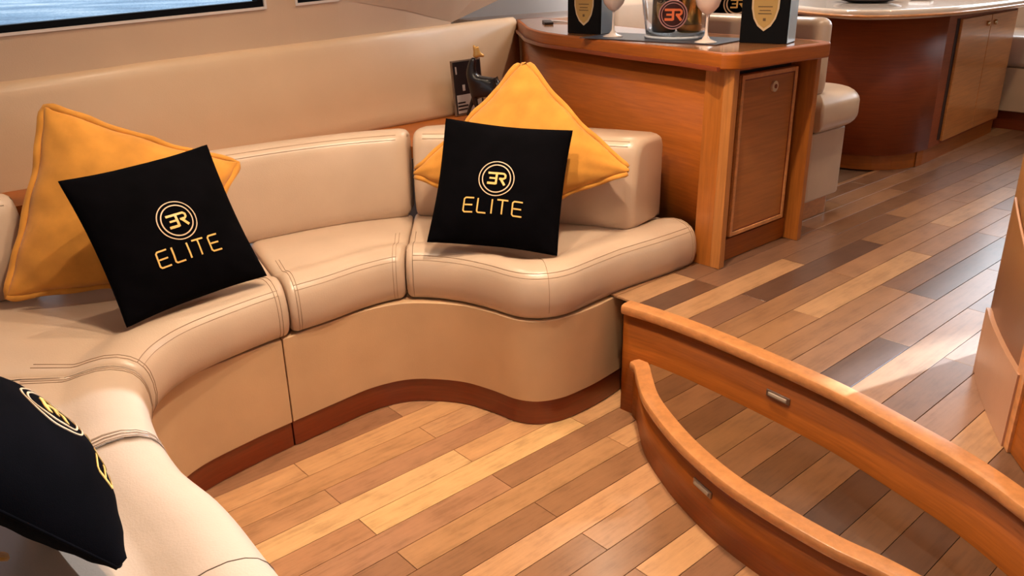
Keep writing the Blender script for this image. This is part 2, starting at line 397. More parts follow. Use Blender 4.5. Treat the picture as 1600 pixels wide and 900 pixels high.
U_ = lambda x, z: (x, z, -.22 * max(0, z - float(np.interp(x, [1.66, 2.28, 3.6], [zw(1.66), 1.062, 1.3]))))
wq([U_(1.66, zw(1.66)), U_(2.0, 1.128), U_(2.28, 1.062), U_(2.32, 1.45)])
wq([U_(2.28, 1.062), U_(2.66, 1.142), U_(2.9, 1.45), U_(2.32, 1.45)])
wq([U_(2.66, 1.142), U_(3.6, 1.33), U_(3.6, 1.45), U_(2.9, 1.45)])
wq([U_(2.32, 1.45), U_(3.6, 1.45), U_(3.6, 1.72), U_(2.32, 1.72)])
wq([(1.49, 1.72), (2.32, 1.72), (2.32, 2.3), (1.49, 2.3)]); wq([U_(2.32, 1.72), U_(3.6, 1.72), (3.6, 2.3), (2.32, 2.3)])
wall = mesh('wall_left', V, Fc, WALLV); tag(wall, kind='structure')
bm = bmesh.new(); bm.from_mesh(wall.data); bmesh.ops.remove_doubles(bm, verts=bm.verts, dist=.0005); bmesh.ops.recalc_face_normals(bm, faces=bm.faces); bm.to_mesh(wall.data); bm.free()
sol = wall.modifiers.new('thick', 'SOLIDIFY'); sol.thickness = .03; sol.offset = 0
pv = []; pf_ = []
for i in range(60):
    b, t = bot[i], top[i]; fw = np.array([b[0], b[1], 0])
    ring = [(b[0], b[1] + .03, b[2]), (b[0], b[1], b[2]), (b[0], b[1] - .006, b[2] + .012)]
    for s in np.linspace(.15, .88, 5):
        ring.append((b[0] + (t[0] - b[0]) * s, b[1] + (t[1] - b[1]) * s - .012 * math.sin(math.pi * s), b[2] + (t[2] - b[2]) * s))
    ring += [(t[0], t[1] - .003, t[2] - .018), (t[0], t[1] + .003, t[2] - .006), (t[0], t[1] + .014, t[2]), (t[0], t[1] + .035, t[2])]
    pv += ring; q = len(ring)
for i in range(59):
    for j in range(q - 1): pf_.append([i * q + j, i * q + j + 1, (i + 1) * q + j + 1, (i + 1) * q + j])
o = mesh('padded_panel', pv, pf_, PANEL, wall, True); s_ = o.modifiers.new('t', 'SOLIDIFY'); s_.thickness = .012; s_.offset = 1
# windows
def window(name, poly, glassmat):
    """poly in (x, z); frame built just inside the opening"""
    n = len(poly); c = np.mean(np.array(poly), axis=0)
    def off(k): return [tuple(np.array(p) + (c - np.array(p)) / np.linalg.norm(c - np.array(p)) * k) for p in poly]
    ins = []
    P = [np.array(p) for p in poly]
    area = sum(P[i][0] * P[(i + 1) % n][1] - P[(i + 1) % n][0] * P[i][1] for i in range(n))
    for i in range(n):
        e1 = P[i] - P[i - 1]; e2 = P[(i + 1) % n] - P[i]; e1 /= np.linalg.norm(e1); e2 /= np.linalg.norm(e2)
        n1 = np.array([-e1[1], e1[0]]); n2 = np.array([-e2[1], e2[0]])
        if area < 0: n1, n2 = -n1, -n2
        bis = n1 + n2; bis /= max(.3, bis @ n1 * 1.0); ins.append(P[i] + bis * .020 / 1.0 * (1 if True else 0))
    def ring(a, b, y0, y1, nm, m, par):
        v = [(x, wall_y(x) + y0, z) for x, z in a] + [(x, wall_y(x) + y0, z) for x, z in b] + [(x, wall_y(x) + y1, z) for x, z in a] + [(x, wall_y(x) + y1, z) for x, z in b]
        f = []
        for i in range(n):
            j = (i + 1) % n
            f += [[i, j, n + j, n + i], [n + i, n + j, 3 * n + j, 3 * n + i], [2 * n + j, 2 * n + i, 3 * n + i, 3 * n + j], [i, j, 2 * n + j, 2 * n + i]]
        return mesh(nm, v, f, m, par)
    fr = ring([tuple(p) for p in poly], [tuple(p) for p in ins], -.012, .03, name, RUBBER, None); tag(fr, kind='structure')
    out = [tuple(P[i] - (ins[i] - P[i]) * .42) for i in range(n)]
    ring(out, [tuple(p) for p in poly], -.020, -.010, 'window_edge_highlight', plain('painted window edge highlight', (.72, .62, .55), .4), fr)  # pale strip paints the highlight line along the window edge
    v = [(x, wall_y(x) + .012, z) for x, z in ins] + [(x, wall_y(x) + .017, z) for x, z in ins]
    mesh('pane', v, [list(range(n)), list(range(n, 2 * n))[::-1]] + [[i, (i + 1) % n, (i + 1) % n + n, i + n] for i in range(n)], glassmat, fr)
GLASS = plain('window glass', (.9, .95, 1), .0, 0, 0, **{'Transmission Weight': 1.0, 'IOR': 1.02, 'Alpha': 1})
window('window_1', [(-.8, zw(-.8)), (-.2, zw(-.2)), (.4, zw(.4)), (.9, zw(.9)), (1.36, zw(1.36)), (1.36, 1.72), (-.8, 1.72)], GLASS)
window('window_2', [(1.49, zw(1.49)), (1.66, zw(1.66)), (2.32, 1.45), (2.32, 1.72), (1.49, 1.72)], GLASS)
# water outside
m, n, l, p = mat('sunlit harbour water'); v = objco(n, l, (1, 1, 1))
a = add_noise(n, l, 5.5, 9, v, .85); b = add_noise(n, l, .12, 3, v)
mx = n.new('ShaderNodeMath'); mx.operation = 'MULTIPLY_ADD'; l.new(b.outputs['Fac'], mx.inputs[0]); mx.inputs[1].default_value = .5; l.new(a.outputs['Fac'], mx.inputs[2])
l.new(ramp(n, l, mx.outputs[0], [(.60, (.02, .10, .24)), (.71, (.10, .28, .50)), (.79, (.35, .58, .80)), (.86, (.95, .98, 1))]), p.inputs['Base Color'])  # near-white stops paint the sun sparkle into the water colour
p.inputs['Roughness'].default_value = .35; bump(n, l, p, a.outputs['Fac'], .9, .25)
wat = box('water', (-40, 6, -1.6), (90, 130, -1.5), m); tag(wat, 'choppy blue sunlit water outside the left windows', 'water', kind='stuff')
light('sun', 'SUN', (0, 40, 20), (0, 60, 0), 5.0, (1, .98, .94), angle=.01).rotation_euler = (math.radians(38), 0, math.radians(160))
# far lining, other walls and ceiling
fw = box('wall_far', (2.2, 3.52, .3), (6.6, 3.56, 2.3), PALE); tag(fw, kind='structure')
box('sill', (2.74, 3.10, .985), (6.5, 3.52, 1.03), wood('pale wood sill', (.62, .40, .29), (3, 30, 3)), fw)
tag(box('wall_front', (6.56, -2, -.05), (6.6, 3.6, 2.3), PALE), kind='structure')
tag(box('ceiling', (-2.6, -2, 2.28), (6.6, 3.7, 2.34), plain('pale ceiling vinyl', (.78, .70, .60), .7)), kind='structure')
V = []; Fc = []
def q4(a, b, c, d): i = len(V); V.extend([a, b, c, d]); Fc.append([i, i + 1, i + 2, i + 3])
y = -2.0
for x0, x1, z0, z1 in [(-2.6, 6.6, 0, 1.2), (-2.6, 6.6, 1.9, 2.3), (-2.6, -1.2, 1.2, 1.9), (.3, .5, 1.2, 1.9), (4.1, 4.4, 1.2, 1.9), (6.0, 6.6, 1.2, 1.9)]: q4((x0, y, z0), (x1, y, z0), (x1, y, z1), (x0, y, z1))
wr = mesh('wall_right', V, Fc, WALLV); tag(wr, kind='structure'); wr.modifiers.new('t', 'SOLIDIFY').thickness = .04
V = []; Fc = []; x = -2.6
for y0, y1, z0, z1 in [(-2, -.7, 0, 2.3), (1.3, 3.7, 0, 2.3), (-.7, 1.3, 2.0, 2.3)]: q4((x, y0, z0), (x, y1, z0), (x, y1, z1), (x, y0, z1))
wb = mesh('wall_back', V, Fc, WALLV); tag(wb, kind='structure'); wb.modifiers.new('t', 'SOLIDIFY').thickness = .04
for i, (x, y, e) in enumerate(DOWNLIGHTS):
    r = thing('ceiling_downlight', (x, y, 2.28), 'round recessed ceiling downlight', 'downlight', 'ceiling downlights')
    lathe('ring', [(.030, 0), (.045, 0), (.045, -.006), (.032, -.008)], (x, y, 2.28), CHROME, r, 20)
    s = light('lamp', 'SPOT', (x, y, 2.262), (x, y, 0), e, WARM, spot_size=math.radians(120), spot_blend=.7, shadow_soft_size=.03)

# ------------------------------------------------------------------ settee
ZB, ZT = .345, .497
front = spline([(.33, .45), (.365, .8), (.380, 1.03), (.386, 1.18), (.374, 1.33), (.388, 1.50), (.426, 1.68), (.495, 1.81), (.60, 1.89), (.75, 1.93), (.9, 1.95), (1.02, 1.953), (1.155, 1.967), (1.265, 1.955), (1.335, 1.90), (1.392, 1.80), (1.42, 1.70), (1.436, 1.60), (1.475, 1.545), (1.545, 1.517), (1.675, 1.523), (1.80, 1.527), (2.0, 1.515), (2.17, 1.515)], 500)
_t = np.gradient(front, axis=0); _t /= np.linalg.norm(_t, axis=1)[:, None]; front = front + np.stack([_t[:, 1], -_t[:, 0]], 1) * .007
back = spline([(-.42, .45), (-.42, 1.0), (-.42, 1.55), (-.38, 2.1), (-.15, 2.38), (.3, 2.46), (1.0, 2.46), (1.35, 2.42), (1.57, 2.34), (1.72, 2.22), (1.86, 2.02), (1.95, 1.86), (2.05, 1.74), (2.17, 1.70)], 500)
sofa = thing('curved_settee', (1.0, 1.95, 0), 'long curved built-in settee in cream leather with wooden kickboard, along the window wall', 'sofa')
back_low = [(2.0, 2.3), (1.3, 2.62), (-.6, 2.6), (-.6, .45)]
def front_upto(a, b): return [tuple(p) for p in sub(front, a, b, 0)]
baseF = spline([(.33, .45), (.35, .8), (.36, 1.03), (.375, 1.3), (.38, 1.53), (.41, 1.70), (.48, 1.83), (.585, 1.905), (.74, 1.935), (.885, 1.948), (1.02, 1.957), (1.15, 1.962), (1.255, 1.935), (1.325, 1.875), (1.38, 1.795), (1.408, 1.70), (1.424, 1.61), (1.462, 1.55), (1.535, 1.515), (1.63, 1.508), (1.70, 1.510), (1.812, 1.522)], 300)
_t = np.gradient(baseF, axis=0); _t /= np.linalg.norm(_t, axis=1)[:, None]; baseF = baseF + np.stack([-_t[:, 1], _t[:, 0]], 1) * .006
def seg_upto(path, a, b): return [tuple(p) for p in sub(path, a, b, 0)]
s1 = (.882, 1.948)
LB = leather('settee base leather', (.58, .365, .20), .45)
A = seg_upto(baseF, (.33, .45), s1); Bq = seg_upto(baseF, s1, (1.812, 1.522))
for nm, z0, z1, m, ins in (('base_panel', .083, ZB, LB, 0), ('kickboard', .0008, .083, WOOD_D, .008)):
    a = [(x - (ins if y < 1.7 else 0), y + (ins if y > 1.5 else 0)) for x, y in A[:-1]] + [(A[-1][0] - .0015, A[-1][1] + ins)]
    b = [(Bq[0][0] + .0015, Bq[0][1] + ins)] + [(x + ins * .7, y + ins * .7) for x, y in Bq[1:]]
    o1 = prism(nm, a + [(.95, 2.6), (-.6, 2.6), (-.6, .45)], z0, z1, m, sofa)
    o2 = prism(nm, b + [(1.812, 1.80), (1.812, 2.3), (1.4, 2.6), (.953, 2.6)], z0, z1, m, sofa)
    for o in (o1, o2):
        bevel(o, .003, 2, 60)
def seat_prof(D=None):
    T = ZT
    return [(.05, ZB), (.028, ZB + .001), (.012, ZB + .009), (.002, ZB + .026), (-.003, ZB + .055), (-.002, ZB + .085), (.003, T - .042), (.010, T - .027), (.022, T - .013), (.040, T - .003), (.065, T + .003), (.095, T + .002), (.125, T - .005), (.15, T - .013), (.165, T - .016), (.19, T - .0145), (.25, T - .011), (10.05, T - .011), (10.015, T - .015), (10.0, T - .03), (10.0, ZB)]
SEAMP = (.0105, ZT - .026)
def seat(fa, fb, ba, bb, edge=True, gap=.002, rd=.022, shr=.016, ends=True):
    F = sub(front, fa, fb, 0); B = sub(back, ba, bb, 0)
    L = np.linalg.norm(np.diff(F, axis=0), axis=1).sum(); tt = np.linspace(gap / L, 1 - gap / L, 200)
    F, _ = resample(F, tt); B, _ = resample(B, tt)
    o, Fp, U, ss, L = loft('seat_cushion', F, B, seat_prof(), LEATHER, sofa, rd, shr)
    # stitched seams: along the front edge and near both ends
    idx = [i for i, s in enumerate(ss) if .02 < s < L - .02]
    def P(i, d, z, k=.0006): return (Fp[i, 0] + U[i, 0] * d, Fp[i, 1] + U[i, 1] * d, z + k)
    if edge:
        tube('seam', [P(i, .0225, ZT - .0128) for i in idx], .0010, STITCH, o, 5)
        tube('seam', [P(i, .012, ZT - .0245) for i in idx], .0006, STITCH, o, 5)
    pr = seat_prof()[2:17]
    for s0 in ((.024, .034, L - .034, L - .024) if ends is True else ends(L)):
        i = int(np.argmin(abs(ss - s0)))
        t_ = (s0 - ss[i - 1]) / (ss[i] - ss[i - 1]) if ss[i] >= s0 else 0
        pts = []
        for d, z in pr:
            a_, b_ = i - 1, i
            q_ = np.array(P(a_, d, z)) * (1 - t_) + np.array(P(b_, d, z)) * t_ if ss[i] >= s0 else np.array(P(i, d, z))
            q_ = q_ - np.array([U[i, 0], U[i, 1], 0]) * (.0006 if z < ZT - .02 else 0)
            pts.append(tuple(q_))
        tube('seam', pts, .0009, STITCH, o, 5)
    return o, Fp, U, ss
seat((.33, .45), (.392, 1.455), (-.42, .45), (-.42, 1.6), False, .001, .012, .006, lambda L: (L - .012, L - .006, L - .455, L - .462))
seat((.392, 1.455), (.462, 1.755), (-.42, 1.6), (-.30, 2.25), False, .001, .012, .006, lambda L: (.006, .012, L - .022, L - .03))
seat((.462, 1.755), (.905, 1.95), (-.30, 2.25), (1.03, 2.46))
seat((.905, 1.95), (1.285, 1.945), (1.03, 2.46), (1.60, 2.33))
oA, FpA, UA, ssA = seat((1.285, 1.945), (2.155, 1.510), (1.60, 2.33), (2.155, 1.70))
i = int(np.argmin(np.linalg.norm(FpA - np.array([1.5, 1.53]), axis=1)))
tube('seam', [(FpA[i, 0] + UA[i, 0] * d, FpA[i, 1] + UA[i, 1] * d, z + .0006) for d, z in seat_prof()[3:15]], .0009, STITCH, oA, 5)
# backrests
# soft creases are modelled by the loft profile
def back_prof(z1=.775, D=.10):
    T = z1; b = .480
    return [(.012, b), (.002, b + .012), (-.006, b + .05), (-.007, b + .12), (-.002, b + .18), (.006, T - .05), (.013, T - .028), (.026, T - .010), (.045, T - .001), (.07, T + .001), (10.025, T - .002), (10.008, T - .010), (10.0, T - .028), (10.0, b)]
def backrest(F, B, nm='backrest', z1=.775):
    F = spline(F, 120); B = spline(B, 120)
    o, Fp, U, ss, L = loft(nm, F, B, back_prof(z1), LEATHER, sofa, .035, .022)
    idx = [i for i, s in enumerate(ss) if .02 < s < L - .02]
    for dd, zz in ((.0275, z1 - .0085), (.016, z1 - .022)):
        tube('seam', [(Fp[i, 0] + U[i, 0] * dd, Fp[i, 1] + U[i, 1] * dd, zz) for i in idx], .0009, STITCH, o, 5)
    return o
backrest([(.47, 2.385), (.7, 2.40), (1.0, 2.40), (1.2, 2.385), (1.38, 2.345), (1.545, 2.275)], [(.47, 2.51), (.7, 2.525), (1.0, 2.525), (1.24, 2.50), (1.46, 2.45), (1.64, 2.375)])
backrest([(1.56, 2.262), (1.66, 2.16), (1.75, 2.03), (1.84, 1.87), (1.905, 1.75), (1.97, 1.632)], [(1.66, 2.37), (1.80, 2.30), (1.93, 2.16), (2.02, 2.0), (2.09, 1.86), (2.165, 1.672)])
backrest([(-.30, .5), (-.31, 1.0), (-.31, 1.6), (-.20, 2.09), (.04, 2.33), (.42, 2.42)], [(-.41, .5), (-.42, 1.0), (-.42, 1.65), (-.31, 2.17), (-.02, 2.43), (.40, 2.53)], z1=.755)
# wooden ledge behind the backrests
lg = prism('trim_1', [(-1.5, 2.54), (1.24, 2.54), (1.50, 2.47), (1.66, 2.385), (1.84, 2.32), (1.96, 2.19), (2.04, 2.10), (2.235, 2.10), (2.36, 2.45), (2.6, 2.88), (2.45, 2.89), (2.17, 2.79), (1.8, 2.755), (-1.5, 2.735)], .655, .698, WOOD); tag(lg, kind='structure')

# ------------------------------------------------------------------ pillows
def pillow(name, corners, T,  mt, label, concave=.05, flange=0, N=36, seed=0, wr=.004, pinch=.9, puff_low=0.0, back_T=1.0, blunt=0.0):
    """corners tl, tr, br, bl seen from the front"""
    tl, tr, br, bl = [Vector(c) for c in corners]
    nrm = (tr - tl).cross(tl - bl) + (br - bl).cross(tr - br); nrm.normalize()
    cen = (tl + tr + br + bl) / 4
    if nrm.dot(Vector((0, 0, 1.3)) - cen) < 0 and name != 'cushion_side': nrm = -nrm
    r_ = np.random.default_rng(seed); ph = r_.uniform(0, 6.28, 24); fr = r_.uniform(2, 9, 24); an = r_.uniform(0, 3.14, 24)
    def wob(u, v):
        return sum(math.sin(fr[k] * (u * math.cos(an[k]) + v * math.sin(an[k])) + ph[k]) for k in range(12)) / 12
    lim = 1 - flange
    def surf(u, v, side, lift=0):
        # u right, v up, in -1..1
        k_ = 1 - blunt * max(0, abs(u) + abs(v) - 1.84); u_, v_ = u, v; u *= k_; v *= k_
        c = concave * (1 + .35 * wob(u * .6, v * .6)) + (.010 * math.sin(11 * (u - v) + seed) if flange else 0)
        uu = u * (1 - c * (1 - v * v)); vv = v * (1 - c * (1 - u * u))
        a = (uu + 1) / 2; b = (vv + 1) / 2
        p_ = bl * (1 - a) * (1 - b) + br * a * (1 - b) + tr * a * b + tl * (1 - a) * b
        su, sv = min(1, abs(u) / lim), min(1, abs(v) / lim)
        h = T * (max(0, (1 - su ** 2.4)) ** .62) * (max(0, (1 - sv ** 2.4)) ** .62)
        h *= 1 - puff_low * v
        if side < 0: h *= back_T
        edge = 4 * (su ** 6 * (1 - su) + sv ** 6 * (1 - sv))
        h += wr * wob(u * 3, v * 3) * (1 - su ** 4) * (1 - sv ** 4) + wr * .8 * edge * math.sin(19 * (u + v) + seed)
        return p_ + nrm * (side * (h + .0016) + lift * side)
    root = thing(name, (cen.x, cen.y, min(c.z for c in (tl, tr, br, bl))), label, 'pillow', None)
    def grid(lo, hi):
        g = [math.sin(t * math.pi / 2) * .5 + t * .5 for t in np.linspace(-1, 1, N + 1)]; g = [x * hi for x in g]
        v = []; f = []
        for s in (1, -1):
            for j in g:
                for i in g: v.append(surf(i, j, s))
        n1 = N + 1; K = n1 * n1
        for s in (0, 1):
            for j in range(N):
                for i in range(N):
                    a = s * K + j * n1 + i; f.append([a, a + 1, a + n1 + 1, a + n1] if s == 0 else [a, a + n1, a + n1 + 1, a + 1])
        bd = [(j * n1 + i) for j, i in [(0, i) for i in range(N)] + [(j, N) for j in range(N)] + [(N, i) for i in range(N, 0, -1)] + [(j, 0) for j in range(N, 0, -1)]]
        for a, b in zip(bd, bd[1:] + bd[:1]): f.append([a, b, b + K, a + K])
        return v, f
    v, f = grid(-1, lim if flange else 1)
    mesh('cover', v, f, mt, root, True)
    if flange:
        K = 120; ring = []; v = []; f = []
        per = [(t, -1) for t in np.linspace(-1, 1, K // 4, endpoint=False)] + [(1, t) for t in np.linspace(-1, 1, K // 4, endpoint=False)] + [(-t, 1) for t in np.linspace(-1, 1, K // 4, endpoint=False)] + [(-1, -t) for t in np.linspace(-1, 1, K // 4, endpoint=False)]
        for k, (a, b) in enumerate(per):
            wv_ = .0035 * math.sin(k * 1.3) + .002 * math.sin(k * .53)
            for kk, sd in ((lim * .985, 1), (1.0, 1), (1.0, -1), (lim * .985, -1)):
                p_ = surf(a * kk, b * kk, 0) + nrm * (sd * .0025 + (wv_ if kk == 1 else 0)); v.append(p_)
        n = len(per)
        for k in range(n):
            k2 = (k + 1) % n
            for j in range(4): f.append([k * 4 + j, k * 4 + (j + 1) % 4, k2 * 4 + (j + 1) % 4, k2 * 4 + j])
        mesh('flange', v, f, mt, root, True)
    else:
        pts = []
        for a, b in [(t, -1) for t in np.linspace(-1, 1, 30, endpoint=False)] + [(1, t) for t in np.linspace(-1, 1, 30, endpoint=False)] + [(-t, 1) for t in np.linspace(-1, 1, 30, endpoint=False)] + [(-1, -t) for t in np.linspace(-1, 1, 30, endpoint=False)]:
            pts.append(surf(a, b, 0))
        tube('seam', pts, .0022, mt, root, 6, True)
    W = (((tr - tl).length + (br - bl).length) / 2, ((tl - bl).length + (tr - br).length) / 2)
    return root, surf, W
# --- lettering strokes (x right, y up; ring radius = 1)
def strokes_er():
    S_ = []
    S_.append(([(-.50, .30), (.08, .30)], .12)); S_.append(([(-.40, .0), (-.02, .0)], .10)); S_.append(([(-.50, -.30), (.0, -.30)], .13))
    S_.append(([(.0, -.34), (.0, .30)], .12))
    S_.append(([(-.02, .30), (.40, .30), (.50, .22), (.50, .08), (.40, .0), (.16, .0)], .11)); S_.append(([(.24, .0), (.50, -.36)], .13))
    return S_
def strokes_elite():
    S_ = []; h = .40; w_ = .07
    def L(x, pts): S_.append(([(x + a, b) for a, b in pts], w_ * 1.15))
    for x in (-1.66, 1.10):
        L(x, [(.55, h), (.08, h), (0, h - .08), (0, -h + .08), (.08, -h), (.55, -h)]); L(x, [(.06, .0), (.50, .0)])
    L(-.87, [(0, h), (0, -h + .07), (.07, -h), (.5, -h)])
    L(-.06, [(0, h), (0, -h)])
    L(.22, [(0, h), (.62, h)]); L(.53, [(0, h), (0, -h)])
    return S_
def stroke_mesh(name, strokes, mapf, m, parent, seg=.05):
    v = []; f = []
    for pts, w_ in strokes:
        P, L = resample(pts, [0, 1]); n = max(2, int(np.linalg.norm(np.diff(np.array(pts), axis=0), axis=1).sum() / seg) + 1)
        # keep the corners
        Q = [];
        for a, b in zip(pts[:-1], pts[1:]):
            k = max(1, int(math.dist(a, b) / seg)); Q += [(a[0] + (b[0] - a[0]) * t / k, a[1] + (b[1] - a[1]) * t / k) for t in range(k)]
        Q.append(pts[-1]); Q = np.array(Q); T = np.gradient(Q, axis=0); T /= np.linalg.norm(T, axis=1)[:, None] + 1e-9; Nn = np.stack([-T[:, 1], T[:, 0]], 1)
        base = len(v)
        for q_, n_ in zip(Q, Nn):
            for sd, lf in ((-1, 0), (-1, 1), (1, 1), (1, 0)): v.append(mapf(*(q_ + n_ * sd * w_ / 2), lf))
        for i in range(len(Q) - 1):
            for j in range(4): f.append([base + i * 4 + j, base + i * 4 + (j + 1) % 4, base + i * 4 + 4 + (j + 1) % 4, base + i * 4 + 4 + j])
        f += [[base, base + 1, base + 2, base + 3], [len(v) - 4, len(v) - 3, len(v) - 2, len(v) - 1]]
    return mesh(name, v, f, m, parent)
def circle(r, n=56): return [(r * math.cos(2 * math.pi * k / n), r * math.sin(2 * math.pi * k / n)) for k in range(n + 1)]
def logo(root, surf, W, R, cu, cv, th=.0012):
    f = lambda x, y, lf: surf(cu + x * R * 2 / W[0], cv + y * R * 2 / W[1], 1, .0006 + th * lf)
    stroke_mesh('ring_emblem', [(circle(1.0), .052), (circle(.80), .062)], f, GOLD_PINK, root, .12)
    stroke_mesh('letters', strokes_er(), f, GOLD, root)
    g = lambda x, y, lf: f(x, y - 1.62, lf)
    stroke_mesh('word', strokes_elite(), g, GOLD, root)
p1, s1_, w1 = pillow('throw_pillow', [(.518, 2.43, .998), (.99, 2.28, .775), (.73, 2.13, .49), (.298, 2.335, .502)], .066, YELLOW, 'large mustard flanged pillow at the left, leaning on the backrest behind a black pillow', .07, .06, seed=3, wr=.006, back_T=.3, blunt=.32)
p2, s2_, w2 = pillow('throw_pillow', [(.458, 2.130, .835), (.838, 2.172, .858), (.872, 1.985, .527), (.494, 1.949, .506)], .058, BLACK, 'tilted black pillow with gold ELITE lettering, left of the middle seam, on the corner seat', .05, seed=5, pinch=1)
logo(p2, s2_, w2, .0515, .03, .05)
p3, s3_, w3 = pillow('throw_pillow', [(1.475, 2.195, .655), (1.835, 1.995, 1.035), (1.912, 1.56, .695), (1.66, 1.90, .51)], .055, YELLOW, 'mustard flanged pillow standing on its corner behind the right black pillow', .08, .06, seed=8, wr=.006, back_T=.3, blunt=.65)
p4, s4_, w4 = pillow('throw_pillow', [(1.507, 1.992, .862), (1.758, 1.705, .828), (1.585, 1.595, .505), (1.338, 1.888, .536)], .058, BLACK, 'upright black pillow with gold ELITE lettering, in front of the mustard pillow by the cabinet', .045, seed=11)
logo(p4, s4_, w4, .0535, -.035, .02)
p5, s5_, w5 = pillow('throw_pillow', [(.01, 1.0, .80), (-.007, 1.38, .80), (.180, 1.44, .508), (.205, 1.055, .508)], .108, BLACK, 'black pillow in the near left foreground, its gold lettering seen edge-on', .02, seed=13, back_T=.35, blunt=.45)
logo(p5, s5_, w5, .056, -.12, .03)

# ------------------------------------------------------------------ bar cabinet
ZC = 1.037
ctop = spline([(2.83, 3.14), (2.60, 2.84), (2.455, 2.65), (2.34, 2.43), (2.275, 2.17), (2.215, 1.91), (2.175, 1.66), (2.135, 1.50), (2.125, 1.455)], 60)
cab = thing('bar_cabinet', (2.4, 1.8, .355), 'cherry wood cabinet with a curved side and one framed door, topped with barware', 'cabinet')
body = ctop + np.array([.03, .012]); body[:, 0] = np.maximum(body[:, 0], 2.165)
o = prism('curved_side', [tuple(p) for p in body] + [(2.19, 1.49), (2.24, 1.56), (2.9, 3.12)], .3555, .990, WOOD, cab)
for p in o.data.polygons: p.use_smooth = len(p.vertices) == 4 and abs(p.normal.z) < .3
box('carcass', (2.30, 1.53, .40), (2.62, 1.95, .989), WOOD_D, cab)
box('post', (2.160, 1.426, .3555), (2.188, 1.462, .990), WOOD_LV, cab, .002)
box('post_side', (2.163, 1.462, .3555), (2.20, 1.53, .990), WOOD_V, cab)
box('post', (2.602, 1.405, .3555), (2.628, 1.50, .990), WOOD_V, cab, .002)
box('recess', (2.19, 1.50, .40), (2.61, 1.535, .989), GAP, cab)
box('plinth', (2.197, 1.462, .3555), (2.606, 1.50, .43), WOOD, cab, .002)
box('rail', (2.197, 1.462, .975), (2.606, 1.50, .990), WOOD, cab)
box('end_panel', (2.605, 1.50, .3555), (2.628, 2.44, .99), WOOD, cab)
dr = box('door', (2.238, 1.452, .440), (2.565, 1.475, .965), WOOD_DOOR, cab, .006)
for lo, hi in (((2.240, 1.447, .442), (2.254, 1.453, .963)), ((2.549, 1.447, .442), (2.563, 1.453, .963)), ((2.254, 1.447, .442), (2.549, 1.453, .456)), ((2.254, 1.447, .949), (2.549, 1.453, .963))): box('frame_strip', lo, hi, WOOD_L, dr, .002)
for lo, hi in (((2.254, 1.4505, .456), (2.258, 1.453, .949)), ((2.545, 1.4505, .456), (2.549, 1.453, .949)), ((2.254, 1.4505, .456), (2.549, 1.453, .460)), ((2.254, 1.4505, .945), (2.549, 1.453, .949))): box('groove', lo, hi, WOOD_D, dr)
def disc_y(name, c, r, y0, y1, m, par, n=24, hole=0):
    v = []; f = []
    for y_ in (y0, y1):
        for j in range(n): v.append((c[0] + r * math.cos(2 * math.pi * j / n), y_, c[1] + r * math.sin(2 * math.pi * j / n)))
    f = [list(range(n)), list(range(n, 2 * n))[::-1]] + [[j, (j + 1) % n, n + (j + 1) % n, n + j] for j in range(n)]
    return mesh(name, v, f, m, par)
lk = disc_y('lock', (2.425, .912), .0175, 1.4515, 1.444, plain('pale gold lock', (.85, .66, .45), .3, .8), dr)
disc_y('keyhole', (2.427, .912), .007, 1.4442, 1.4425, WOOD_D, lk)
CT = wood('glossy counter', (.50, .20, .07), (3, 3, 3), .12, .12, .8)
cpoly = [tuple(p) for p in ctop] + [(2.14, 1.425), (2.165, 1.405), (2.615, 1.375), (2.655, 1.395), (2.68, 1.44), (2.72, 2.2), (3.0, 3.14)]
ctp = prism('countertop', cpoly, .990, ZC, WOOD, cab, .006, 3)
inn = [(x + .022, y + .006) for x, y in ctop[3:]] + [(2.165, 1.455), (2.19, 1.435), (2.60, 1.405), (2.655, 1.47), (2.70, 2.2), (2.96, 3.1), (2.85, 3.1)]
prism('counter_inlay', inn, ZC - .002, ZC + .0008, CT, ctp)
sweep('moulding', ctop, [(s * a, b) for s in (-1,) for a, b in [(.012, .985), (-.004, .985), (-.006, .992), (-.006, .997), (.012, .999)]], WOOD_D, cab)

# things on the counter
ZO = ZC + .0012
def shield(x0, x1, mapf, parent):
    # outline of a three-point crest in unit coordinates
    o_ = [(-.5, .42), (-.47, .60), (-.36, .52), (-.2, .50), (-.07, .55), (0, .66), (.07, .55), (.2, .50), (.36, .52), (.47, .60), (.5, .42), (.49, .1), (.40, -.22), (.24, -.46), (0, -.62), (-.24, -.46), (-.40, -.22), (-.49, .1)]
    def slab(nm, k, a, b, m):
        n = len(o_); v = [mapf(x * k, y * k, a) for x, y in o_] + [mapf(x * k, y * k, b) for x, y in o_]
        return mesh(nm, v, [list(range(n)), list(range(n, 2 * n))[::-1]] + [[i, (i + 1) % n, n + (i + 1) % n, n + i] for i in range(n)], m, parent)
    slab('crest', 1.0, 0, .0012, plain('pale gold crest edge', (.62, .47, .28), .4))
    slab('crest_field', .86, .0011, .002, plain('gold crest field', (.48, .30, .09), .4))
    st_ = [([(-.26, .16), (.26, .16)], .03), ([(-.2, .04), (.2, .04)], .03), ([(-.24, -.06), (.24, -.06)], .03), ([(-.05, -.25), (.05, -.25)], .09)]
    stroke_mesh('crest_print', st_, lambda x, y, lf: mapf(x, y, .002 + .0006 * lf), plain('brown crest print', (.14, .08, .03), .5), parent, .2)
SIDE_REFL = plain('painted window reflection', (.40, .54, .66), .25)  # daylight reflection on the glossy black sides, put into the colour
